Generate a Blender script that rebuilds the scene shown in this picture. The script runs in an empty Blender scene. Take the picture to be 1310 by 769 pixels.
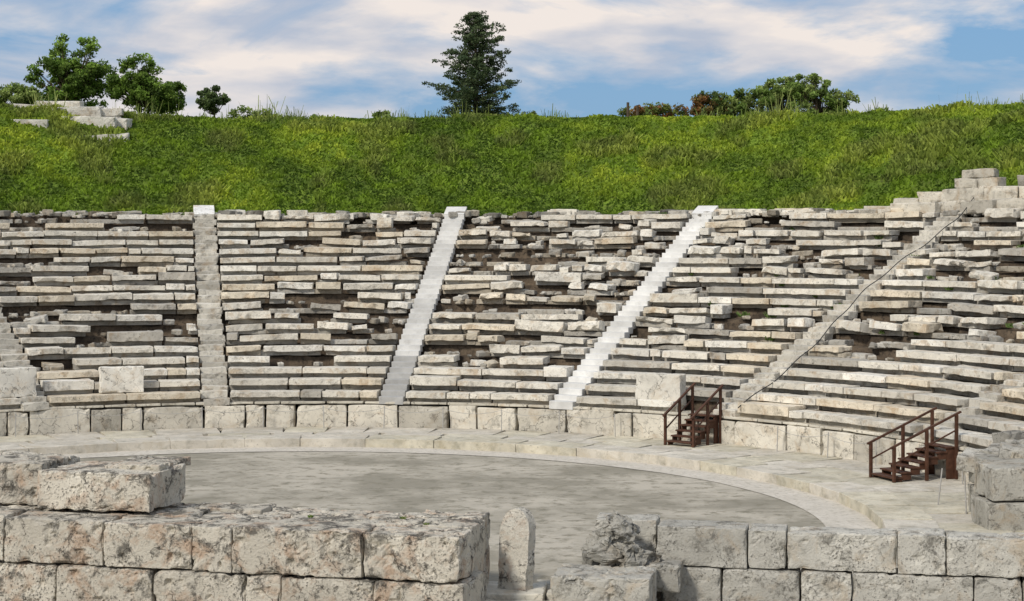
import bpy, math, random
import numpy as np
from mathutils import Vector
random.seed(7); rng=np.random.default_rng(11)
S=bpy.context.scene
CX,CY=-6.85,45.7
R_IN,R_OUT=16.0,20.9
WT=1.10; NR=19; RISE=0.373; RUN=0.868
RT=R_OUT+NR*RUN
STAIRS=[-46.5,-28.8,-11.2,6.5,24.3,42.0,66.0]
rad=math.radians
# ---------------------------------------------------------------- noise
def _h(ix,iy,iz,s):
    h=(ix*374761393+iy*668265263+iz*1274126177+s*974634777)&0xffffffff
    h=((h^(h>>13))*1103515245)&0xffffffff
    h=((h^(h>>16))*2246822519)&0xffffffff
    h=h^(h>>15)
    return (h&0xffffff)/float(0xffffff)
def vnoise(P,s=0):
    P=np.asarray(P,float); I=np.floor(P).astype(np.int64); f=P-I; f=f*f*(3-2*f)
    x,y,z=I[:,0],I[:,1],I[:,2]; fx,fy,fz=f[:,0],f[:,1],f[:,2]
    r=0
    for a in (0,1):
        wx=fx if a else 1-fx
        for b in (0,1):
            wy=fy if b else 1-fy
            for c in (0,1):
                wz=fz if c else 1-fz
                r=r+_h(x+a,y+b,z+c,s)*wx*wy*wz
    return r
def fbm(P,s=0,o=3):
    P=np.asarray(P,float); r=0; a=1; t=0
    for k in range(o):
        r=r+a*vnoise(P*(2.03**k)+k*17.3,s+k); t+=a; a*=.5
    return r/t
# ---------------------------------------------------------------- mesh builder
class MB:
    def __init__(s): s.V=[];s.F=[];s.C=[];s.M=[];s.n=0
    def add(s,V,F,col=(1,1,1),mat=0):
        V=np.asarray(V,float);F=np.asarray(F,np.int64)
        s.V.append(V);s.F.append(F+s.n)
        c=np.asarray(col,float)
        if c.ndim==1: c=np.tile(c,(len(V),1))
        s.C.append(c);s.M.append(np.full(len(F),mat));s.n+=len(V)
    def build(s,name,mats,smooth=False):
        V=np.concatenate(s.V);F=np.concatenate(s.F);C=np.concatenate(s.C);M=np.concatenate(s.M)
        me=bpy.data.meshes.new(name)
        me.vertices.add(len(V));me.vertices.foreach_set("co",V.astype(np.float32).ravel())
        me.loops.add(F.size);me.loops.foreach_set("vertex_index",F.astype(np.int32).ravel())
        me.polygons.add(len(F));me.polygons.foreach_set("loop_start",(np.arange(len(F))*4).astype(np.int32))
        me.polygons.foreach_set("loop_total",np.full(len(F),4,np.int32))
        me.polygons.foreach_set("material_index",M.astype(np.int32))
        me.polygons.foreach_set("use_smooth",np.full(len(F),smooth))
        me.update(calc_edges=True)
        a=me.color_attributes.new("tint",'FLOAT_COLOR','POINT')
        a.data.foreach_set("color",np.hstack([C,np.ones((len(C),1))]).astype(np.float32).ravel())
        for m in (mats if isinstance(mats,(list,tuple)) else [mats]): me.materials.append(m)
        me.validate()
        o=bpy.data.objects.new(name,me);S.collection.objects.link(o)
        return o
_T={}
def templ(nx,ny,nz):
    k=(nx,ny,nz)
    if k in _T:return _T[k]
    ids={};P=[];F=[]
    def vid(i,j,l):
        t=(i,j,l)
        if t not in ids: ids[t]=len(P);P.append(t)
        return ids[t]
    for i in range(nx):
        for j in range(ny):
            F.append((vid(i,j,0),vid(i,j+1,0),vid(i+1,j+1,0),vid(i+1,j,0)))
            F.append((vid(i,j,nz),vid(i+1,j,nz),vid(i+1,j+1,nz),vid(i,j+1,nz)))
        for l in range(nz):
            F.append((vid(i,0,l),vid(i+1,0,l),vid(i+1,0,l+1),vid(i,0,l+1)))
            F.append((vid(i,ny,l),vid(i,ny,l+1),vid(i+1,ny,l+1),vid(i+1,ny,l)))
    for j in range(ny):
        for l in range(nz):
            F.append((vid(0,j,l),vid(0,j,l+1),vid(0,j+1,l+1),vid(0,j+1,l)))
            F.append((vid(nx,j,l),vid(nx,j+1,l),vid(nx,j+1,l+1),vid(nx,j,l+1)))
    _T[k]=(np.array(P),np.array(F));return _T[k]
def axpos(n,L,c):
    if n<3:return np.linspace(0,L,n+1)
    return np.concatenate([[0],np.linspace(c,L-c,n-1),[L]])
def rbox(L,D,H,res=.3,c=.03,amp=.015,freq=2.,chip=.05,o=2,pit=0):
    c=min(c,L*.3,D*.3,H*.3)
    n=[max(3,int(math.ceil(a/res))+1) for a in (L,D,H)]
    I,F=templ(*n)
    P=np.stack([axpos(n[k],(L,D,H)[k],c)[I[:,k]] for k in range(3)],1)
    dim=np.array([L,D,H])
    e=np.sort(np.minimum(P,dim-P),1)[:,1]
    q=np.clip(P,c,dim-c);d=P-q;nn=np.linalg.norm(d,axis=1,keepdims=True);u=d/np.maximum(nn,1e-9)
    P2=q+u*c
    off=rng.uniform(0,500,3)
    n1=fbm(P*freq+off,0,o)-.5
    P2=P2+u*(n1[:,None]*2*amp)
    if pit>0:
        P2=P2-u*(np.maximum(0,fbm(P*5.5+off,21,3)-.56)*pit*(fbm(P*1.3+off,25,2)>.45))[:,None]
    if chip>0:
        w=max(c*1.5,.06)
        q2=np.clip(P,np.minimum(w*1.5,dim*.45),dim-np.minimum(w*1.5,dim*.45));d2=P-q2
        d2/=np.maximum(np.linalg.norm(d2,axis=1,keepdims=True),1e-9)
        n2=fbm(P*freq*1.7+off+50,3,o)
        am=np.maximum(0,n2-.48)*3*chip*np.exp(-e/w)
        P2=P2-d2*am[:,None]
    P2[:,0]-=L/2
    return P2,F
def rot(V,rx=0,ry=0,rz=0):
    V=np.array(V,float)
    for ax,a in ((0,rx),(1,ry),(2,rz)):
        if a==0:continue
        c,s=math.cos(a),math.sin(a);i,j=[(1,2),(2,0),(0,1)][ax]
        x,y=V[:,i].copy(),V[:,j].copy();V[:,i]=c*x-s*y;V[:,j]=s*x+c*y
    return V
def pol(r,t): return CX+r*math.sin(t),CY+r*math.cos(t)
def radial(V,r,t,z,rx=0,ry=0,rz=0):
    V=rot(V,rx,ry,rz-t);x,y=pol(r,t);return V+np.array([x,y,z])
def tube(mb,pts,rads,n=6,col=(1,1,1),mat=0):
    pts=[Vector(p) for p in pts];V=[];F=[]
    if not isinstance(rads,(list,tuple)):rads=[rads]*len(pts)
    for i,p in enumerate(pts):
        d=(pts[min(i+1,len(pts)-1)]-pts[max(i-1,0)]).normalized()
        a=d.cross(Vector((0,0,1)) if abs(d.z)<.9 else Vector((1,0,0))).normalized();b=d.cross(a)
        for k in range(n):
            t=2*math.pi*k/n;V.append(p+(a*math.cos(t)+b*math.sin(t))*rads[i])
    for i in range(len(pts)-1):
        for k in range(n):
            k2=(k+1)%n;F.append((i*n+k,i*n+k2,(i+1)*n+k2,(i+1)*n+k))
    for base in (0,(len(pts)-1)*n):
        if n==6:
            F.append((base,base+1,base+2,base+3));F.append((base,base+3,base+4,base+5))
        elif n==4:F.append((base,base+1,base+2,base+3))
    mb.add([tuple(v) for v in V],F,col,mat)
# ---------------------------------------------------------------- materials
def newmat(name):
    m=bpy.data.materials.new(name);m.use_nodes=True;nt=m.node_tree
    b=nt.nodes["Principled BSDF"];return m,nt,b
def N(nt,t,**k):
    n=nt.nodes.new(t)
    for a,v in k.items():
        if a in n.inputs.keys(): n.inputs[a].default_value=v
        else:setattr(n,a,v)
    return n
def noise(nt,scale,detail=6,rough=.6,vec=None,dist=0):
    n=N(nt,"ShaderNodeTexNoise");n.inputs["Scale"].default_value=scale;n.inputs["Detail"].default_value=detail;n.inputs["Roughness"].default_value=rough
    n.inputs["Distortion"].default_value=dist
    if vec is not None: nt.links.new(vec,n.inputs["Vector"])
    return n.outputs["Fac"]
def ramp(nt,src,a,b,ca=(0,0,0,1),cb=(1,1,1,1)):
    r=N(nt,"ShaderNodeValToRGB");e=r.color_ramp.elements
    e[0].position=a;e[1].position=b;e[0].color=ca;e[1].color=cb
    nt.links.new(src,r.inputs[0]);return r.outputs[0]
def mop(nt,op,a,b):
    f=N(nt,"ShaderNodeMath",operation=op)
    for s,v in ((f.inputs[0],a),(f.inputs[1],b)):
        if hasattr(v,'links'): nt.links.new(v,s)
        else: s.default_value=v
    return f.outputs[0]
def mul(nt,a,b): return mop(nt,'MULTIPLY',a,b)
def mix(nt,f,a,b,mode='MIX'):
    m=N(nt,"ShaderNodeMix",data_type='RGBA',blend_type=mode)
    for s,v in ((m.inputs[0],f),(m.inputs[6],a),(m.inputs[7],b)):
        if hasattr(v,'links'): nt.links.new(v,s)
        else: s.default_value=v if not isinstance(v,tuple) else (*v[:3],1)
    return m.outputs[2]
def stone(name,base,dark,brown,dk=(.52,.68),br=(.55,.7),pit=(.60,.66),pitcol=(.05,.045,.04),bump=.5,bdist=.03,s=1.,dkf=.8,brf=.7,pitf=.8,crack=0,up=0,ps=12):
    m,nt,b=newmat(name);L=nt.links
    geo=N(nt,"ShaderNodeNewGeometry");P=geo.outputs["Position"]
    at=N(nt,"ShaderNodeAttribute",attribute_name="tint")
    v1=noise(nt,.9*s,4,.65,P)
    col=mix(nt,ramp(nt,v1,.3,.7),tuple(x*.8 for x in base),tuple(min(1,x*1.15) for x in base))
    col=mix(nt,mul(nt,ramp(nt,noise(nt,1.7*s,5,.7,P,.5),*br),brf),col,brown)
    dn=noise(nt,2.7*s,7,.78,P,.3)
    dsrc=dn
    if up:
        sx=N(nt,"ShaderNodeSeparateXYZ");L.new(geo.outputs["True Normal"],sx.inputs[0])
        dsrc=mop(nt,'ADD',dn,mul(nt,sx.outputs[2],up))
    col=mix(nt,mul(nt,ramp(nt,dsrc,*dk),dkf),col,dark)
    pn=noise(nt,ps*s,4,.75,P)
    pm=mul(nt,mul(nt,ramp(nt,pn,*pit),ramp(nt,v1,.42,.58)),pitf)
    col=mix(nt,pm,col,pitcol)
    if crack:
        ns=N(nt,"ShaderNodeTexNoise");ns.inputs["Scale"].default_value=2.5;ns.inputs["Detail"].default_value=4;L.new(P,ns.inputs["Vector"])
        va=N(nt,"ShaderNodeVectorMath",operation='SCALE');L.new(ns.outputs["Color"],va.inputs[0]);va.inputs["Scale"].default_value=.9
        vb=N(nt,"ShaderNodeVectorMath",operation='ADD');L.new(va.outputs[0],vb.inputs[0]);L.new(P,vb.inputs[1])
        vo=N(nt,"ShaderNodeTexVoronoi",feature='DISTANCE_TO_EDGE');vo.inputs["Scale"].default_value=1.1;L.new(vb.outputs[0],vo.inputs["Vector"])
        ck=mul(nt,mul(nt,ramp(nt,vo.outputs[0],.0,.022,(1,1,1,1),(0,0,0,1)),ramp(nt,dn,.42,.52)),crack)
        col=mix(nt,ck,col,pitcol)
    col=mix(nt,1.0,col,at.outputs["Color"],'MULTIPLY')
    L.new(col,b.inputs["Base Color"]);b.inputs["Roughness"].default_value=.92;b.inputs["Specular IOR Level"].default_value=.2
    bp=N(nt,"ShaderNodeBump");bp.inputs["Strength"].default_value=bump;bp.inputs["Distance"].default_value=bdist
    h=mop(nt,'ADD',mop(nt,'SUBTRACT',pn,pm),dn)
    L.new(h,bp.inputs["Height"]);L.new(bp.outputs[0],b.inputs["Normal"])
    return m
M_seat=stone("weathered_marble",(.71,.685,.62),(.18,.17,.15),(.46,.355,.24),dk=(.51,.67),br=(.52,.66),pit=(.60,.68),dkf=.75,brf=.68,bump=.7,bdist=.06)
M_white=stone("restored_marble",(.66,.655,.63),(.38,.37,.345),(.5,.46,.40),dk=(.54,.74),br=(.6,.8),pit=(.68,.8),dkf=.6,brf=.4,bump=.25)
M_front=stone("pitted_limestone",(.62,.585,.51),(.10,.095,.085),(.43,.285,.19),dk=(.525,.61),br=(.505,.64),pit=(.57,.64),dkf=.85,brf=.68,bump=.9,bdist=.05,s=.85,crack=.85,pitf=.78,up=.045,ps=22)
M_right=stone("grey_limestone",(.50,.49,.45),(.14,.135,.12),(.41,.33,.235),dk=(.52,.64),br=(.52,.68),pit=(.58,.66),dkf=.8,brf=.65,bump=.8,bdist=.04,s=.95,crack=.6,up=.02,ps=20)
M_pod=stone("podium_marble",(.61,.585,.52),(.21,.20,.175),(.44,.36,.26),dk=(.52,.68),br=(.52,.68),pit=(.60,.70),dkf=.75,brf=.65,bump=.5,s=.9,crack=.8)
M_ring=stone("kerb_marble",(.57,.54,.475),(.24,.23,.19),(.41,.36,.27),dk=(.48,.68),br=(.48,.68),pit=(.60,.72),dkf=.7,brf=.6,bump=.4,s=.8)
def simple(name,c1,c2,sc,a=.35,b_=.65,rough=.9,bump=.4,bd=.03,attr=True,c3=None,sc3=20,detail=6):
    m,nt,b=newmat(name);L=nt.links;geo=N(nt,"ShaderNodeNewGeometry");P=geo.outputs["Position"]
    col=mix(nt,ramp(nt,noise(nt,sc,detail,.65,P),a,b_),c1,c2)
    if c3: col=mix(nt,ramp(nt,noise(nt,sc3,5,.7,P),.50,.66),col,c3)
    if attr:
        at=N(nt,"ShaderNodeAttribute",attribute_name="tint");col=mix(nt,1.0,col,at.outputs["Color"],'MULTIPLY')
    L.new(col,b.inputs["Base Color"]);b.inputs["Roughness"].default_value=rough;b.inputs["Specular IOR Level"].default_value=.2
    bp=N(nt,"ShaderNodeBump");bp.inputs["Strength"].default_value=bump;bp.inputs["Distance"].default_value=bd
    L.new(noise(nt,sc*6,5,.7,P),bp.inputs["Height"]);L.new(bp.outputs[0],b.inputs["Normal"])
    return m
M_earth=simple("earth",(.065,.05,.037),(.17,.13,.09),1.5,c3=(.04,.033,.026),sc3=8,bump=.8,bd=.06)
M_orch=simple("gravelly_earth",(.27,.25,.20),(.45,.415,.345),.22,.42,.58,c3=(.20,.185,.14),sc3=2.0,bump=.7,bd=.05)
M_sand=simple("pale_sand",(.50,.465,.40),(.60,.56,.49),1.2,c3=(.38,.35,.29),sc3=6)
M_ground=simple("dry_ground",(.10,.14,.04),(.20,.18,.10),.2,c3=(.08,.10,.03),sc3=3)
M_grass=simple("turf",(.08,.13,.015),(.17,.25,.028),.5,.35,.65,c3=(.08,.10,.02),sc3=2.5,bump=1,bd=.12)
M_wood=simple("dark_brown_wood",(.05,.024,.015),(.10,.046,.028),6,bump=.3,bd=.01,rough=.6)
M_metal=simple("painted_metal",(.30,.29,.27),(.42,.41,.39),8,bump=.1,bd=.005,rough=.5)
M_cable=simple("black_cable",(.015,.015,.015),(.03,.03,.03),8,bump=.1,bd=.005,rough=.5)
M_bark=simple("bark",(.06,.045,.03),(.12,.09,.065),6,bump=.8,bd=.03)
def leafmat(name,trans=.25):
    m,nt,b=newmat(name);L=nt.links
    at=N(nt,"ShaderNodeAttribute",attribute_name="tint")
    L.new(at.outputs["Color"],b.inputs["Base Color"]);b.inputs["Roughness"].default_value=.7;b.inputs["Specular IOR Level"].default_value=.25
    tr=N(nt,"ShaderNodeBsdfTranslucent");L.new(at.outputs["Color"],tr.inputs["Color"])
    ms=N(nt,"ShaderNodeMixShader");ms.inputs[0].default_value=trans
    L.new(b.outputs[0],ms.inputs[1]);L.new(tr.outputs[0],ms.inputs[2])
    L.new(ms.outputs[0],nt.nodes["Material Output"].inputs["Surface"])
    return m
M_leaf=leafmat("foliage",.4);M_blade=leafmat("grass_blades",.35)
# ---------------------------------------------------------------- terrain functions
def sstep(a,b,x):
    t=np.clip((x-a)/(b-a),0,1);return t*t*(3-2*t)
def hillz(r,td):
    r=np.asarray(r,float);td=np.asarray(td,float)
    top=13.22-.05*sstep(25,48,td)+.55*sstep(-8,-27,td)+.15*sstep(25,38,td)
    top=top+0.1*np.sin(td*.11+1)
    t=np.clip((r-38.3)/(48.2-38.3),0,1.08)
    tt=.75*t+.25*sstep(0,1.05,t)
    z=8.1+(top-8.1)*np.minimum(tt,1)
    z=z-np.maximum(r-60,0)*.004
    return z
def sheet(name,rs,ts,zf,mat,amp=0,freq=.5,colf=None,smooth=True):
    r,t=np.meshgrid(rs,ts,indexing='ij');x=CX+r*np.sin(np.radians(t));y=CY+r*np.cos(np.radians(t));z=zf(r,t)
    P=np.stack([x.ravel(),y.ravel(),np.asarray(z*np.ones_like(x)).ravel()],1)
    if amp: P[:,2]+=(fbm(np.stack([P[:,0],P[:,1],P[:,2]*0],1)*freq,9,4)-.5)*2*amp
    n1,n2=len(rs),len(ts);i,j=np.meshgrid(np.arange(n1-1),np.arange(n2-1),indexing='ij');a=(i*n2+j).ravel()
    F=np.stack([a,a+1,a+n2+1,a+n2],1)[:,::-1]
    mb=MB();mb.add(P,F,(1,1,1) if colf is None else colf(P,r.ravel(),t.ravel()));return mb.build(name,mat,smooth)
def groundz(r,t):
    w=sstep(108,98,np.abs(t));y=CY+r*np.cos(np.radians(t));x=CX+r*np.sin(np.radians(t))
    cone=np.where(r<R_OUT+.3,-.08,np.where(r<38.3,(r-R_OUT)*RISE/RUN+WT-1.2,0))
    h=np.where(r<38.3,cone,hillz(r,t)-.3)
    yo=np.where(x>.6,y-2.6,y)
    low=-.16-.95*sstep(37.4,36.6,yo)
    return w*np.where(r<R_OUT+.3,low,h)+(1-w)*low
rs=np.concatenate([np.linspace(.01,20.5,60),np.linspace(21,38,12),np.linspace(38.4,50,14),np.linspace(54,120,12),[180,300,600,1200,2500]])
sheet("ground",rs,np.linspace(-180,180,361),groundz,M_ground,colf=lambda P,r,t:np.where((r<36)[:,None],np.array([[1.7,1.25,2.4]]),np.array([[1.,1,1]])))
AMP=.22
def gz(r,t):
    z=hillz(r,t);return z
gcol=lambda P,r,t:np.clip((.65+.7*fbm(P*[.25,.25,0],31,4))[:,None]*np.array([[1,1,1]]),0,1.5)
rs=np.concatenate([np.arange(38.0,49.5,.2),np.arange(49.6,62,1.)])
sheet("grass_hill",rs,np.arange(-72,104,.28),gz,M_grass,amp=AMP,freq=.9,colf=gcol)
def blades(name,n,rlo,rhi,tlo,thi,h,w,seed,cols,mat=M_blade,fn=None,lean=.6):
    g=np.random.default_rng(seed)
    r=np.sqrt(g.uniform(rlo**2,rhi**2,n));t=g.uniform(tlo,thi,n)
    x=CX+r*np.sin(np.radians(t));y=CY+r*np.cos(np.radians(t))
    P0=np.stack([x,y,0*x],1)
    if fn is not None:
        k=fn(P0,r,t,g);r,t,x,y,P0=r[k],t[k],x[k],y[k],P0[k];n=len(r)
    z=hillz(r,t)+(fbm(P0*.9,9,4)-.5)*2*AMP
    cl=fbm(P0*1.4,44,4);lo=fbm(P0*.22,45,3);wd=fbm(P0*.55+40,47,3)
    hh=h*g.uniform(.5,1.3,n)*(.4+1.3*cl)*(1+1.1*(wd>.60));ww=w*g.uniform(.6,1.4,n)
    a=g.uniform(0,2*np.pi,n);d=np.stack([np.cos(a),np.sin(a),0*a],1)
    b=g.uniform(0,2*np.pi,n);ld=np.stack([np.cos(b),np.sin(b),0*b],1)*(hh*g.uniform(0,lean*2,n))[:,None]
    B=np.stack([x,y,z-.03],1);up=np.stack([0*hh,0*hh,hh],1)
    V=np.stack([B-d*ww[:,None]/2,B+d*ww[:,None]/2,B+up+ld+d*ww[:,None]*.25,B+up+ld-d*ww[:,None]*.25],1).reshape(-1,3)
    F=np.arange(4*n).reshape(-1,4)
    c0,c1,c2=[np.array(c) for c in cols]
    hi=sstep(40.5,48.5,r)
    m=np.clip((cl-.38)*3.6,0,1)[:,None];m2=np.clip((lo-.42)*3.8+.8*hi-.12,0,1)[:,None]
    C=(c0*(1-m)+c1*m)*(1-m2)+(c1*(1-m)+c2*m)*m2
    dry=np.clip((wd-.56)*9,0,1)[:,None]*.45
    C=C*(1-dry)+np.array([.28,.30,.09])*dry
    C=C*g.uniform(.75,1.25,n)[:,None]
    mb=MB();mb.add(V,F,np.repeat(C,4,0));return mb.build(name,mat,False)
blades("grass",200000,38.4,50,-44,72,.12,.13,1,((.075,.13,.014),(.19,.295,.024),(.39,.47,.045)))
blades("rim_weeds",6000,47.6,50.5,-44,72,.42,.05,2,((.12,.17,.03),(.19,.26,.06),(.28,.34,.10)),
   fn=lambda P,r,t,g:fbm(P*.5,71,3)+g.uniform(-.08,.08,len(r))>.57,lean=.3)
# ---------------------------------------------------------------- orchestra
def apz(r,t):
    x=CX+r*np.sin(np.radians(t));y=CY+r*np.cos(np.radians(t))
    return np.where(y>np.where(x>1.2,38.4,36.9),-.03,-1.05)
sheet("orchestra_floor",np.concatenate([[.01],np.linspace(1,14.8,100)]),np.linspace(-180,180,361),lambda r,t:apz(r,t)+.03,M_orch,amp=.012,freq=1.)
sheet("gravel_apron",np.linspace(14.5,26,110),np.linspace(92,268,420),apz,M_orch)
sheet("sand_gutter",np.linspace(14.7,16.2,4),np.linspace(-110,112,200),lambda r,t:r*0+.015,M_sand,amp=.008,freq=1.)
mb=MB()
for (r0,w,z,hh,lm) in ((R_IN,1.3,-.1,.40,(1.6,3.0)),(R_IN+1.31,1.75,-.1,.285,(1.2,2.4)),(R_IN+3.07,1.83,-.1,.28,(1.2,2.4))):
    t=rad(-62)
    while t<rad(97):
        L=random.uniform(*lm);da=L/(r0)
        V,F=rbox(L+.0,w-.006,hh+random.uniform(-.006,.006),.3,.012,.008,1.2,.03)
        g=random.uniform(.9,1.05);k=random.random()
        mb.add(radial(V,r0+random.uniform(-.02,.02),t+da/2,z),F,(g,g*.985,g*(.96 if k<.7 else .9)));t+=da
mb.build("paved_walkway",M_ring)
# ---------------------------------------------------------------- podium wall
mb=MB();t=rad(-62)
while t<rad(88):
    L=random.choice([.75,1.1,1.5,1.9,2.2]);da=L/R_OUT
    k=random.random();g=random.uniform(.85,1.12)
    if k<.12:g*=.75
    dep=random.uniform(-.05,.06)
    V,F=rbox(L-.05,.45,WT-.07-random.uniform(0,.08),.15,.02,.02,1.5,.13)
    mb.add(radial(V,R_OUT+dep,t+da/2,.0,rz=random.uniform(-.015,.015),ry=random.uniform(-.012,.012)),F,(g,g*.98,g*.94));t+=da
t=rad(-62)
while t<rad(88):
    L=random.uniform(.9,2.1);da=L/R_OUT
    V,F=rbox(L-.03,.95,.09,.3,.02,.015,1.5,.05)
    g=random.uniform(.75,1.1);mb.add(radial(V,R_OUT+.06,t+da/2,WT-.08,rx=random.uniform(-.01,.01)),F,(g,g*.98,g*.93));t+=da
mb.build("podium_wall",M_pod)
# ---------------------------------------------------------------- cavea earth + seats
rs=[];zs=[]
for i in range(NR):
    r0=R_OUT+.1+i*RUN;rs+=[r0+.40,r0+RUN+.36];zs+=[WT+i*RISE-.06]*2
rs+=[RT+.5,RT+1.2];zs+=[8.12,8.14]
rr=np.array(rs);zz=np.array(zs)
sheet("earth_bank",rr,np.arange(-62,92,.4),lambda r,t:np.interp(r,rr,zz),M_earth,amp=.09,freq=2.2,smooth=False)
def dmg(td,i):
    n=float(fbm(np.array([[td*.15,i*.55,3.]]),5,3)[0])
    zone=float(sstep(-16,0,td)*sstep(74,44,td));row=float(sstep(2.0,5,i))
    return max(0,min(1,(n-.31)*2.7))*(.46+.54*zone)*(.12+.88*row)
def rockcol():
    g=random.uniform(.86,1.08);k=random.random()
    if k<.07:return (g*.66,g*.645,g*.62)
    if k<.25:return (g*.98,g*.91,g*.80)
    if k<.45:return (g*1.1,g*1.095,g*1.08)
    return (g,g*.98,g*.94)
def dim(c,f): return tuple(x*f for x in c)
seat=MB();rub=MB()
for i in range(NR):
    r0=R_OUT+.12+i*RUN;z0=WT+i*RISE
    edges=[-62]+STAIRS+[88]
    for a,b in zip(edges[:-1],edges[1:]):
        hw=.52/r0
        t=rad(a)+(hw if a>-62 else 0);te=rad(b)-(hw if b<88 else 0)
        prevmiss=False
        while t<te-.2/r0:
            td=math.degrees(t);D=dmg(td,i)
            L=random.uniform(1.4,2.9)*(1-.45*D)
            if random.random()<.08+.22*D:L=random.uniform(.45,.9)
            L=min(L,(te-t)*r0)
            if (te-t)*r0-L<.3:L=(te-t)*r0
            if L>3.1:L=L/2
            da=L/r0;tm=t+da/2;t+=da
            miss=random.random()<.02+.50*D**1.2+(.16 if prevmiss and D>.2 else 0)
            if i>=NR-2:miss=random.random()<.42
            prevmiss=miss
            c=rockcol()
            th=random.uniform(.205,.235)
            if not miss or random.random()<.38:
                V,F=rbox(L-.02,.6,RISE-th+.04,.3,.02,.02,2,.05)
                seat.add(radial(V,r0+.19+random.uniform(-.03,.04+.12*D),tm+random.uniform(-.2,.2)*D*da,z0-.03,rz=random.uniform(-.05,.05)*D),F,dim(c,random.uniform(.5,.75)))  # riser tint darkened to paint in more shadow under the slab overhang
            if not miss:
                j=D*1.1+.04
                th2=th+random.uniform(-.06,.13)*D
                big=random.random()<.12*D
                V,F=rbox(max(.25,L-.022-random.uniform(0,.25)*D),RUN+.08-random.uniform(0,.35)*D,th2+(.12 if big else 0),.18,.012,.006+.028*D,1.8,.03+.14*D)
                seat.add(radial(V,r0+random.uniform(-.16,.16)*j-.01,tm,z0+RISE-th+random.uniform(-.06,.08)*j,
                    rx=random.uniform(-.16,.08)*j,ry=random.uniform(-.085,.085)*j,rz=random.uniform(-.2,.2)*j),F,c)
            else:
                if random.random()<.38:
                    l2=L*random.uniform(.3,.6);V,F=rbox(l2,.5,random.uniform(.16,.26),.15,.03,.04,2,.14)
                    seat.add(radial(V,r0+random.uniform(.1,.35),tm,z0+random.uniform(-.02,.1),rz=random.uniform(-.5,.5),rx=random.uniform(-.2,.2),ry=random.uniform(-.15,.15)),F,dim(rockcol(),random.uniform(.6,1)))
                for _ in range(random.randint(1,5)):
                    s=random.uniform(.10,.34)
                    V,F=rbox(s*random.uniform(1,2),s,s*.65,.12,.03,.05,3,.1)
                    rub.add(radial(V,r0+random.uniform(.02,.45),tm+random.uniform(-.4,.4)*da,z0-.03,rz=random.uniform(-1.5,1.5),rx=random.uniform(-.3,.3)),F,dim(rockcol(),random.uniform(.4,.95)))
seat.build("stone_seating",M_seat)
for k in range(1100):
    td=random.uniform(-50,78);s=random.choice([.1,.15,.2,.3,.4])*random.uniform(.7,1.3)
    V,F=rbox(s*random.uniform(1,2.2),s,s*.6,.14,.03,.04,3,.08)
    r=random.uniform(RT-.5,RT+1.3)
    rub.add(radial(V,r,rad(td),8.08+random.uniform(-.04,.05),rz=random.uniform(-1.5,1.5),rx=random.uniform(-.15,.15)),F,dim(rockcol(),random.uniform(.25,.8)))
for k in range(75):
    td=random.uniform(-50,52) if k<30 else random.uniform(24,44)
    L=random.uniform(.5,1.5);H=random.uniform(.16,.34)
    V,F=rbox(L,random.uniform(.4,.7),H,.2,.025,.03,2,.1)
    rub.add(radial(V,RT+random.uniform(-.2,.5),rad(td),8.12,rz=random.uniform(-.25,.25)),F,rockcol())
rub.build("stone_rubble",M_seat)
# ---------------------------------------------------------------- radial stone stairs
for si,td in enumerate(STAIRS):
    mb=MB();white=td in (6.5,24.3)
    for i in range(NR*2):
        r0=R_OUT+.05+i*RUN/2;z=WT+i*RISE/2
        if white:
            g=random.uniform(.86,1.08)*(.92 if td==6.5 else 1.04)
            if td==6.5 and i<8:g*=.7
        else: g=random.uniform(.6,.95)
        j=.3 if white else 1.4
        V,F=rbox(.92 if white else .97,RUN/2+.12,RISE/2+.10,.2,.012,.006+.02*j,2,.01+.07*j)
        mb.add(radial(V,r0+random.uniform(-.05,.05)*j,rad(td)+random.uniform(-.0015,.0015)*j,z-.10+random.uniform(-.03,.03)*j,rz=random.uniform(-.06,.06)*j,ry=random.uniform(-.04,.04)*j),F,(g,g*.985,g*.95) if not white else (g,g,g))
    if td in (6.5,24.3,-11.2):
        V,F=rbox(.95,1.0,.14,.3,.02,.005,2,.01);V=rot(V,rx=.42 if td<0 else .35)
        mb.add(radial(V,RT-.35,rad(td),8.12),F,(.98,.98,.98) if white else (1.15,1.18,1.25))
    mb.build("stone_staircase" if si==0 else "stone_staircase.%03d"%si,M_white if white else M_seat)
# ---------------------------------------------------------------- dressed blocks on the lower rows
def single(name,L,D,H,pos,rz,mat,col=(1,1,1),res=.07,c=.02,amp=.015,chip=.09,rx=0,ry=0,freq=2.):
    V,F=rbox(L,D,H,res,c,amp,freq,chip,3);mb=MB();mb.add(rot(V,rx,ry,rz)+np.array(pos),F,col);return mb.build(name,mat)
for td,r,L,H,dz,c in ((-20.2,R_OUT+.62,1.58,.95,RISE+.02,1.3),(-31.4,R_OUT+.62,2.3,1.05,RISE,1.25),(34.2,R_OUT+.4,1.8,1.10,.2,1.05)):
    x,y=pol(r,rad(td));single("marble_block",L,.45,H,(x,y,WT+dz),-rad(td)+.03,M_pod,(c,c,c*1.0))
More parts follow.
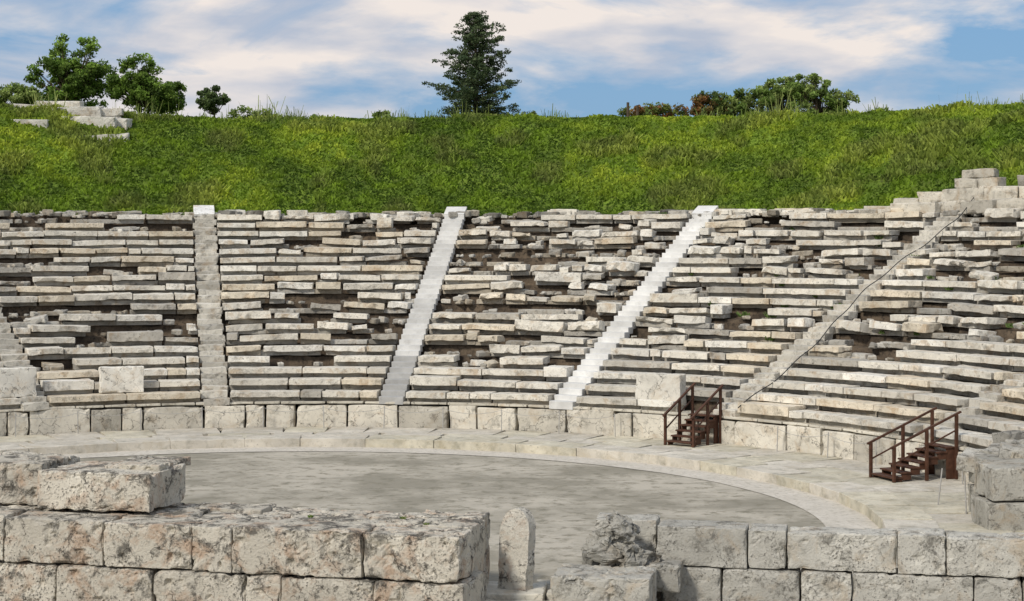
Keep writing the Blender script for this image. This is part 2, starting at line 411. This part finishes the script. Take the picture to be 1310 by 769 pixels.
# ruined blocks top right
mb=MB()
def rb(td,r,z,L,D,H,g=1.,rz=0,ry=0,tgt=None):
    V,F=rbox(L,D,H,.12,.03,.04,1.5,.16,3);(tgt or mb).add(radial(V,r,rad(td),z,rz=rz,ry=ry),F,(g,g*.97,g*.91))
for a in ((36.6,37.6,8.15,1.6,.9,.35),(38.6,37.5,8.2,1.7,.9,.42),(37.9,38.1,8.5,1.2,.8,.35),(39.8,38.1,8.6,1.5,.8,.5),(39.8,36.9,8.15,1.5,1,.45),(41.6,37.3,8.15,1.6,1,.5),(43.6,37.0,8.15,1.7,1,.5),(46,37.2,8.2,2,1,.55),(48.6,37,8.2,1.9,1,.5),(51.4,37,8.2,1.8,1,.6),
          (41.9,38.,8.6,2.0,.9,.6),(44.3,38,8.65,1.7,.9,.62),(46.8,38.,8.7,1.3,.9,.55),(49.,38.,8.65,1.6,.9,.5),(52,38,8.7,2.2,.9,.6),
          (41.6,38.6,9.2,1.1,.7,.42),(43.1,38.6,9.2,1.0,.7,.45),(50.5,38.8,9.15,1.5,.8,.5),(53.5,38.8,9.2,1.7,.8,.5),(42.4,38.7,9.64,1.4,.6,.36)):
    rb(*a,g=random.uniform(.6,.95),rz=random.uniform(-.15,.15),ry=random.uniform(-.05,.05))
for k in range(90):
    s=random.uniform(.15,.5);rb(random.uniform(44,66),random.uniform(37.8,40.6),8.5+random.uniform(0,.8),s*1.5,s,s,g=random.uniform(.3,.9),rz=random.uniform(-1,1))
mb.build("ruined_stone_blocks",M_seat)
# slab pile on the hill rim, each slab bedded on the turf
mb=MB()
def hz(x,y):
    r=math.hypot(x-CX,y-CY);t=math.degrees(math.atan2(x-CX,y-CY));return float(hillz(r,t))
for x,y,dz,L,D,H,rz,ry in ((-23.9,89.0,-.35,1.8,1.1,.62,.05,0),(-20.1,89.2,-.35,2.2,1.1,.62,.12,-.07),(-22.0,90.2,-.5,4.2,1.3,.85,-.04,.02),(-20.4,90.6,-.3,2.0,1.,.7,-.1,.05),(-22.5,90.9,-.1,3.4,1.0,.55,.08,-.02),(-24.4,91.2,-.1,2.2,.9,.45,.02,.03),(-21.0,91.3,.1,2.4,.8,.4,.1,-.03),(-23.2,91.6,.3,2.4,.8,.3,-.05,.02)):
    V,F=rbox(L,D,H,.12,.03,.03,1.5,.12);g=random.uniform(.75,1.0);mb.add(rot(V,.06,ry,rz)+np.array([x,y,hz(x,y)+dz]),F,(g,g,g*.98))
mb.build("stone_slab_pile",M_seat)
# ---------------------------------------------------------------- retaining wall, right
mb=MB()
for x,y,z,L,D,H,g in ((12.75,43.3,-.1,2.6,1.5,.95,.85),(15.4,43.4,-.1,2.6,1.5,.95,.9),(12.9,43.35,.86,2.7,1.5,.82,.9),(15.7,43.4,.86,2.8,1.5,.82,.85),(13.0,44.9,-.1,2.4,1.6,1.0,.8),(12.9,44.95,.92,2.2,1.5,.75,.75),
      (18.3,43.5,-.1,3,1.5,1.8,.9),(21.4,43.6,-.1,3,1.5,2.6,.9),(24.5,43.7,-.1,3,1.5,3.6,.9),(27.6,43.8,-.1,3,1.5,4.7,.9)):
    V,F=rbox(L-.03,D,H-.02,.09,.03,.03,1.4,.14,3);mb.add(rot(V,rz=.04)+np.array([x,y,z]),F,(g,g*.98,g*.93))
for k in range(60):
    s=random.uniform(.25,.6);V,F=rbox(s*1.8,s*1.3,s*.7,.12,.03,.05,2.5,.14)
    mb.add(rot(V,random.uniform(-.2,.2),random.uniform(-.2,.2),random.uniform(-1.5,1.5))+np.array([random.uniform(12.2,17),random.uniform(44.6,48.2),1.2+random.uniform(-.1,.6)]),F,dim(rockcol(),.9))
mb.build("retaining_wall",M_right)
# ---------------------------------------------------------------- front left wall
mb=MB();ox,oy,A=-1.0,34.15,rad(-14)
def lw(xa,xb,ya,yb,za,zb,g=1.,tilt=0,jit=1,tgt=None,res=.055,chip=.17,amp=.03,pit=.45):
    L=xb-xa;V,F=rbox(L-.02,yb-ya-.015,zb-za-.012,res,.025,amp,1.6,chip,4,pit)
    V[:,0]+=(xa+xb)/2;V[:,1]+=ya+random.uniform(-.02,.02)*jit;V[:,2]+=za
    V=rot(V,0,0,A)+np.array([ox,oy,0]);mb.add(V,F,(g,g*(.985),g*.95))
xs=[0,-1.95,-4.65,-5.5,-7.4,-9.6,-11.5,-13.8]
for a,b in zip(xs[1:],xs[:-1]): lw(a,b,0,1.15,.66,1.58+random.uniform(-.03,.03),random.uniform(.88,1.1))
xs=[.1,-1.7,-3.6,-4.35,-6.3,-8.4,-10.4,-12,-13.8]
for a,b in zip(xs[1:],xs[:-1]): lw(a,b,-.05,1.6,-.22,.65,random.uniform(.85,1.08))
xs=[.15,-2.4,-4.8,-7.2,-9.6,-12,-13.8]
for a,b in zip(xs[1:],xs[:-1]): lw(a,b,-.1,1.6,-1.1,-.23,random.uniform(.8,1.0),res=.15)
xs=[-.05,-1.3,-3.0,-4.2,-6.0,-7.5,-9.6,-11.5,-13.8]
for a,b in zip(xs[1:],xs[:-1]): lw(a,b,1.16,2.2,.5,1.55+random.uniform(-.06,.04),random.uniform(.85,1.05),res=.07)
xs=[-.2,-1.6,-2.7,-4.9,-6.6,-8.5,-10.3,-13.8]
for a,b in zip(xs[1:],xs[:-1]): lw(a,b,2.21,3.1,-.1,1.55+random.uniform(-.08,.03),random.uniform(.85,1.05),res=.07)
lw(-.3,.02,.2,2.1,-.2,.55,.8)
lw(-1.3,-.05,1.62,2.2,-.1,.6,.85)
lw(-9.4,-6.85,1.0,2.8,1.59,2.40,1.05,amp=.05,chip=.25)
lw(-8.3,-6.95,1.7,3.3,2.30,2.50,1.0,amp=.04,chip=.15)
lw(-11.4,-9.5,1.4,3.2,1.59,2.5,.95,amp=.05,chip=.25)
lw(-13.8,-11.5,1.3,3.1,1.59,2.55,.95,amp=.05,chip=.25)
mb.build("stage_wall",M_front)
def tuft(mb,x,y,z,n,s,cols):
    for _ in range(n):
        a=random.uniform(0,6.28);l=s*random.uniform(.5,1.2);dx,dy=math.cos(a)*l*.7,math.sin(a)*l*.7
        bx,by=x+random.uniform(-s,s)*.7,y+random.uniform(-s,s)*.7;w=s*.18
        c=random.choice(cols);g=random.uniform(.7,1.3)
        mb.add([(bx-w,by,z),(bx+w,by,z),(bx+dx+w*.5,by+dy,z+l*.8),(bx+dx-w*.5,by+dy,z+l*.8)],[(0,1,2,3)],tuple(q*g for q in c))
mb=MB()
for (px,py) in ((-2.2,36.4),(-1.7,35.6),(-4.1,36.6)):
    tuft(mb,px,py,1.54,26,.06,[(.10,.17,.03),(.15,.21,.05),(.2,.22,.08)])
for k in range(46):
    td=random.uniform(25,66);i=random.randint(6,NR-2);x,y=pol(R_OUT+.25+i*RUN+random.uniform(0,.3),rad(td))
    tuft(mb,x,y,WT+i*RISE+.05,26,random.uniform(.1,.26),[(.10,.16,.04),(.14,.20,.06)])
for k in range(60):
    td=random.uniform(-45,60);x,y=pol(RT+random.uniform(.2,1.2),rad(td));tuft(mb,x,y,8.12,20,.2,[(.08,.14,.03),(.12,.17,.05)])
mb.build("small_weeds",M_blade,False)
# ---------------------------------------------------------------- front right wall
mb=MB();ox,oy,A=1.6,37.75,rad(-11)
def rw(*a,**k): 
    k.setdefault('amp',.025);k.setdefault('chip',.12);k.setdefault('pit',.2);lw(*a,**k)
xs=[1.42,3.32,4.12,6.35,7.32,9.3,11.3,13.5]
for a,b in zip(xs[:-1],xs[1:]): rw(a,b,random.uniform(-.03,.03),.95,.40,1.22+random.uniform(-.04,.03),random.uniform(.82,1.1))
xs=[1.55,2.8,4.4,5.45,7.85,8.8,10.6,12.4,13.5]
for a,b in zip(xs[:-1],xs[1:]): rw(a,b,-.06,.95,-.42,.39,random.uniform(.82,1.1))
rw(.05,1.4,.45,1.3,.42,1.28,1.0);rw(.1,1.5,.4,1.3,-.4,.41,.8)
rw(1.5,13.5,-.1,.9,-1.2,-.43,.8,res=.2)
rw(-.45,1.55,-2.1,-.6,-.2,.52,.95,amp=.05,chip=.24,pit=.45);rw(-.5,1.6,-2.2,-.6,-1.1,-.21,.8,amp=.05,res=.15)
rw(1.2,2.0,-.75,-.1,.0,.55,.7,amp=.05,chip=.2);rw(-.1,.75,-.55,.35,-.1,.74,.6,amp=.06,chip=.22,pit=.5)
mb.build("stone_block_wall",M_right)
def boulder(parts):
    mb=MB()
    for L,D,H,a,p,g in parts:
        V,F=rbox(L,D,H,.04,.06,.10,2.2,.28,5,1.4)
        k=fbm(V*3.3+p[0],91,4)-.5;k2=fbm(V*6+p[1],95,3)-.5;V=V+np.stack([k*.45+k2*.15,-k*.25+k2*.2,k*.3],1)
        mb.add(rot(V,*a)+np.array(p),F,(g,g*.985,g*.95))
    return mb.build("eroded_boulder",M_right)
boulder([(.6,.6,1.1,(.15,.65,.25),(1.8,36.95,.46),.72),(.8,.5,.5,(0,.35,.5),(2.65,36.85,.35),.62),(.45,.5,.5,(.2,.5,-.5),(1.95,37.2,.95),.7)])
# stele
def stele():
    ys=np.linspace(0,1.68,34);nx=12;V=[];F=[];W=.60;T=.26
    def half(z):
        k=1.0
        if z>1.2:k=math.sqrt(max(0.02,1-((z-1.2)/.485)**2))
        return W/2*k*(1-.10*max(0,(.5-z)))
    ring=[]
    for z in ys:
        h=half(z);row=[]
        for a in range(nx+1):row.append((-h+2*h*a/nx,-T/2))
        row.append((h,-.04));row.append((h,.04))
        for a in range(nx,-1,-1):row.append((-h+2*h*a/nx,T/2))
        row.append((-h,.04));row.append((-h,-.04))
        ring.append([(x+.05*(z/1.68)**2,y,z) for x,y in row])
    m=len(ring[0])
    for r in ring:V+=r
    for i in range(len(ys)-1):
        for k in range(m):F.append((i*m+k,i*m+(k+1)%m,(i+1)*m+(k+1)%m,(i+1)*m+k))
    b=(len(ys)-1)*m
    for a in range(nx):F.append((b+a,b+a+1,b+(2*nx+3)-a-1,b+(2*nx+3)-a))
    V=np.array(V);d=(fbm(V*4,77,4)-.5)*.05;V[:,1]+=d*np.sign(V[:,1]);V[:,0]+=(fbm(V*3.5+9,78,4)-.5)*.07
    return V,F
V,F=stele();mb=MB();mb.add(rot(V,0,.02,rad(-30))*np.array([1.12,1,1])+np.array([.07,36.6,.06]),F,(1.05,1.05,1.04));mb.build("stone_stele",M_front)
mb=MB()
for x,y,z,L,D,H,g in ((-.1,36.1,-.25,1.5,1.3,.34,1.),(1.15,36.3,-.25,.95,1.2,.30,.95),(-.3,37.5,-.25,1.2,.5,.24,.9),(.3,34.9,-.4,2.2,1.15,.38,.95),(.9,37.55,-.25,.9,.5,.26,.8)):
    V,F=rbox(L-.03,D-.03,H,.08,.03,.02,1.6,.08,3);mb.add(rot(V,rz=-.08)+np.array([x,y,z]),F,(g,g*.99,g*.95))
mb.build("stone_paving",M_pod)
mb=MB()
for x in (-6.35,-6.0,-5.83): tube(mb,[(x,39.9,-.05),(x+.01,39.9,.0+.42)],.014,6)
# ---------------------------------------------------------------- wooden stairs
def box(mb,cx,y0,z0,L,D,H,f):
    V,F=rbox(L,D,H,.5,.008,.0,1,0);V=V+np.array([cx,y0,z0]);mb.add(f(V),F)
def beam(mb,p,q,w,h,f):
    p=np.array(p,float);q=np.array(q,float);d=q-p;L=np.linalg.norm(d)
    V,F=rbox(w,L,h,.5,.008,0,1,0);V[:,2]-=h/2;V=rot(V,rx=math.atan2(d[2],d[1]))+p;mb.add(f(V),F)
def wood_stair(name,td,n,run,width,z0,z1,rend):
    mb=MB();t=rad(td);f=lambda V:radial(V,rend-n*run,t,0)
    dz=(z1-z0)/n;W=width/2
    for i in range(n):
        box(mb,0,i*run-.03,z0+(i+1)*dz-.05,width,run+.05,.05,f)
        for s in (-1,1): box(mb,s*(W-.05),i*run+.02,z0,.05,run-.02,(i+1)*dz-.055,f) if i in(n-1,) else box(mb,s*(W-.05),i*run+.02,z0+max(0,(i-.7)*dz),.05,run,(i+1)*dz-.055-max(0,(i-.7)*dz),f)
    for s in (-1,1):
        x=s*(W+.05);ye=n*run
        beam(mb,(x,-.12,z0+.98),(x,ye+.15,z1+1.02),.075,.06,f)
        beam(mb,(x,-.02,z0+.52),(x,ye+.02,z1+.5),.04,.045,f)
        for yy,zb in ((0,z0),(ye*.52,z0+.0),(ye,z0)):
            zt=z0+.98+(z1-z0+.04)*(yy+.12)/(ye+.27)
            box(mb,x,yy-.045,zb,.08,.09,zt-zb-.02,f)
    return mb.build(name,M_wood,False)
wood_stair("wooden_staircase",40.2,6,.27,1.05,.18,1.14,R_OUT+.05)
wood_stair("wooden_staircase",69.8,7,.30,1.15,.18,1.12,R_OUT-.05)
mbc=MB();pts=[]
for i in range(0,60):
    k=i/59;r=R_OUT+k*(NR*RUN+.6);td=43.9+.5*math.sin(k*9)-1.4*k
    x,y=pol(r,rad(td));z=WT+(r-R_OUT)/RUN*RISE+.34+.05*math.sin(k*40);pts.append((x,y,z))
tube(mbc,pts,.018,6);mbc.build("black_cable",M_cable)
# rope barrier posts
mbp=mb;prev=None
for td in np.arange(-56,84,6.2):
    if abs(td-40.2)<3.2 or abs(td-69.8)<3.4: prev=None;continue
    x,y=pol(R_OUT-.42,rad(td));tube(mbp,[(x,y,.1),(x+random.uniform(-.03,.03),y,1.0)],.018,6)
    if prev:
        q=[];
        for s in range(9):
            k=s/8;q.append((prev[0]+(x-prev[0])*k,prev[1]+(y-prev[1])*k,.93-.16*4*k*(1-k)))
        tube(mbp,q,.008,4)
    prev=(x,y)
for x,y,l in ((11.2,47.3,.12),(11.6,45.9,-.04)): tube(mbp,[(x,y,.1),(x+l,y,1.15)],.02,6)
mbp.build("rope_barrier",M_metal)
mb=MB()
for x,h in ((6.1,.95),(6.6,.8)): tube(mb,[(x,94.6,12.9),(x,94.6,13.3+h)],[.09,.08],6)
mb.build("fence_post",M_bark)
# ---------------------------------------------------------------- trees
def leaves(mb,cs,g):
    for c,rd,n,s,col in cs:
        d=g.normal(size=(n,3));d/=np.linalg.norm(d,axis=1,keepdims=True);d*=(g.uniform(0,1,n)**.45)[:,None]
        P=np.array(c)+d*np.array(rd)
        a=g.normal(size=(n,3));a/=np.linalg.norm(a,axis=1,keepdims=True)
        b=np.cross(a,g.normal(size=(n,3)));b/=np.linalg.norm(b,axis=1,keepdims=True)
        ss=(s*g.uniform(.6,1.3,n))[:,None]
        V=np.stack([P-a*ss,P-b*ss*.5,P+a*ss,P+b*ss*.5],1).reshape(-1,3)
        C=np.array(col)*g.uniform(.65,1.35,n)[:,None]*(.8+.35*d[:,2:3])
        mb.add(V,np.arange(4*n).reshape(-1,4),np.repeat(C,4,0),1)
def tree(name,x,y,zb,H,crown,seed,cols,nl=46,per=120,size=.11,trunkh=.3,lobes=None,cs_=.5):
    R=random.Random(seed);g=np.random.default_rng(seed);mb=MB()
    tr=.05*H;tt=(x+R.uniform(-.2,.2),y,zb+H*trunkh)
    tube(mb,[(x,y,zb-.3),((x+tt[0])/2+.05,y,zb+H*trunkh*.5),tt,(tt[0]+.1,y,zb+H*.6)],[tr*.6,tr*.45,tr*.35,tr*.15],6,(1,1,1),0)
    cs=[]
    lobes=lobes or [(0,0,.6,1.)]
    for k in range(nl):
        lx,ly,lz,ls=R.choice(lobes)
        while 1:
            d=np.array([R.uniform(-1,1) for _ in range(3)])
            if .15<np.linalg.norm(d)<1:break
        c=np.array([x+lx+d[0]*crown[0]*ls,y+ly+d[1]*crown[1]*ls,zb+H*lz+d[2]*crown[2]*ls])
        s=R.uniform(.5,1.)*cs_*min(1,crown[0]*.8)
        col=np.array(R.choice(cols))*R.uniform(.7,1.3)
        cs.append((c,(s,s,s*.75),int(per*R.uniform(.5,1.2)),size,col))
        m=((tt[0]+c[0])/2+R.uniform(-.1,.1),(y+c[1])/2,(tt[2]+c[2])/2-.1)
        tube(mb,[tt,m,tuple(c)],[tr*.18,tr*.1,tr*.04],4,(1,1,1),0)
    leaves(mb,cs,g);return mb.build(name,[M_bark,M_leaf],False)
G1=[(.12,.20,.035),(.17,.28,.045),(.23,.35,.06)]
G2=[(.15,.23,.045),(.22,.31,.075),(.30,.38,.11)]
def Z(u,Y):return (u-655)/2300*Y
tree("broadleaf_tree",Z(95,102),102,13.6,5.6,(1.85,1.6,1.5),21,G1,190,110,.10,.25,[(0,0,.64,1),(1.0,0,.42,.85),(-.9,0,.45,.85),(0,0,.33,1.)],.48)
tree("broadleaf_tree",Z(186,100),100,13.6,4.2,(1.5,1.3,1.1),22,G1,160,100,.10,.2,[(-.5,0,.62,1),(1.1,0,.32,.8),(.3,0,.35,1),(-1.0,0,.4,.85)],.46)
tree("broadleaf_tree",Z(20,104),104,13.6,2.6,(1.4,1,.8),23,G2,70,100,.10,.3,None,.42)
tree("shrub",Z(272,100),100,13.5,2.2,(.85,.8,.7),24,[(.10,.15,.055),(.15,.21,.075)],60,90,.09,.2,None,.42)
for u,h,w,sd in ((310,.9,.9,25),(335,.8,.8,26),(490,.8,.6,27),(405,.5,.5,33),(1130,.9,.5,34),(680,.7,.6,35),(1112,.7,.5,36)): tree("shrub",Z(u,98),98,13.15,h+.2,(w,.6,h*.4),sd,G2,18,60,.08,.15)
tree("broadleaf_tree",Z(950,103),103,13.1,3.3,(1.8,1.3,.85),28,G2,105,90,.10,.2,[(-.6,0,.45,.9),(.9,0,.6,.8),(-1.5,0,.3,.6),(0,0,.3,1)],.4)
tree("broadleaf_tree",Z(1048,102),102,13.2,4.0,(1.5,1.3,.95),29,G2,105,90,.10,.2,[(-.3,0,.6,.9),(.9,0,.4,.8),(0,0,.35,1)],.4)
tree("broadleaf_tree",Z(1000,106),106,13.2,4.0,(1.6,1.2,.9),30,G2,85,85,.10,.2,None,.4)
RD=[(.30,.15,.055),(.20,.24,.06),(.26,.19,.06),(.15,.22,.06)]
tree("shrub",Z(838,101),101,13.2,1.6,(1.9,1,.45),31,RD,60,70,.09,.2,None,.38)
tree("shrub",Z(908,102),102,13.2,2.4,(1.2,.8,.8),32,RD,50,70,.09,.2,None,.38)
def conifer(name,x,y,zb,H,Wd,seed):
    R=random.Random(seed);g=np.random.default_rng(seed);mb=MB()
    tube(mb,[(x,y,zb-.5),(x+.05,y,zb+H*.5),(x,y,zb+H*.97)],[.2,.12,.02],6,(1,1,1),0)
    cs=[];nb=175
    for k in range(nb):
        f=(k+R.random())/nb;z=zb+.25+(H-.3)*f
        az=k*2.4+R.uniform(-.5,.5)
        env=Wd*(1-f)**.52*(1+.10*math.sin(f*26))*(1-.12*max(0,.25-f)*4)
        ln=env*R.uniform(.5,1.15) if R.random()>.15 else env*.4
        ln=max(.16,ln);rise=ln*R.uniform(.05,.42)
        end=(x+math.cos(az)*ln,y+math.sin(az)*ln,z+rise)
        tube(mb,[(x,y,z),((x+end[0])/2,(y+end[1])/2,z+rise*.35),end],[.04*(1-f)+.01,.02,.008],4,(1,1,1),0)
        m=max(2,int(ln/.30))
        for q in range(m):
            kk=.2+.8*(q+.6)/m
            p=(x+math.cos(az)*ln*kk+R.uniform(-.16,.16),y+math.sin(az)*ln*kk+R.uniform(-.16,.16),z+rise*kk*kk+R.uniform(-.1,.12))
            col=np.array(R.choice([(.07,.11,.05),(.10,.145,.065),(.14,.185,.085)]))*R.uniform(.7,1.3)
            s=R.uniform(.2,.38)
            cs.append((p,(s,s,s*.5),int(42*R.uniform(.6,1.2)),.075,col))
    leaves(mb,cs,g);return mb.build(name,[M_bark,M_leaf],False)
conifer("conifer_tree",Z(608,106),106,13.3,7.1,3.3,5)
# ---------------------------------------------------------------- world, sun, camera
EL,AZ=40,218
w=bpy.data.worlds.new("World");S.world=w;w.use_nodes=True;nt=w.node_tree;L=nt.links
bg=nt.nodes["Background"];bg.inputs[1].default_value=.13
sky=N(nt,"ShaderNodeTexSky",sky_type='NISHITA');sky.sun_disc=False;sky.sun_elevation=rad(EL);sky.sun_rotation=rad(AZ);sky.air_density=1.;sky.dust_density=1.
tc=N(nt,"ShaderNodeTexCoord")
mp=N(nt,"ShaderNodeMapping");mp.inputs["Rotation"].default_value=(0,rad(-16),0);mp.inputs["Scale"].default_value=(5.2,2.,19);mp.inputs["Location"].default_value=(2.05,.4,.95)
L.new(tc.outputs["Generated"],mp.inputs[0])
n1=N(nt,"ShaderNodeTexNoise");n1.inputs["Scale"].default_value=.85;n1.inputs["Detail"].default_value=9;n1.inputs["Roughness"].default_value=.57;n1.inputs["Distortion"].default_value=.5
L.new(mp.outputs[0],n1.inputs["Vector"])
mask=ramp(nt,n1.outputs["Fac"],.405,.535)
n2=N(nt,"ShaderNodeTexNoise");n2.inputs["Scale"].default_value=1.7;n2.inputs["Detail"].default_value=6;L.new(mp.outputs[0],n2.inputs["Vector"])
ccol=mix(nt,ramp(nt,n2.outputs["Fac"],.40,.60),(3.7,4.1,4.9),(6.8,6.2,5.8))
blue=mix(nt,.8,sky.outputs[0],(1.1,2.5,4.5))
L.new(mix(nt,mask,blue,ccol),bg.inputs[0])
sl=bpy.data.lights.new("sun",'SUN');sl.energy=3.0;sl.angle=rad(8);sl.color=(1,.935,.84);so=bpy.data.objects.new("sun",sl);S.collection.objects.link(so)
d=Vector((math.sin(rad(AZ))*math.cos(rad(EL)),math.cos(rad(AZ))*math.cos(rad(EL)),math.sin(rad(EL))))
so.rotation_euler=d.to_track_quat('Z','Y').to_euler()
cd=bpy.data.cameras.new("camera");co=bpy.data.objects.new("camera",cd);S.collection.objects.link(co);S.camera=co
co.location=(0,0,7.3);co.rotation_euler=(rad(90),0,0);cd.sensor_width=36;cd.lens=2300/1310*36;cd.shift_y=-84.5/1310;cd.clip_end=6000
S.view_settings.view_transform='Standard';S.view_settings.look='None'
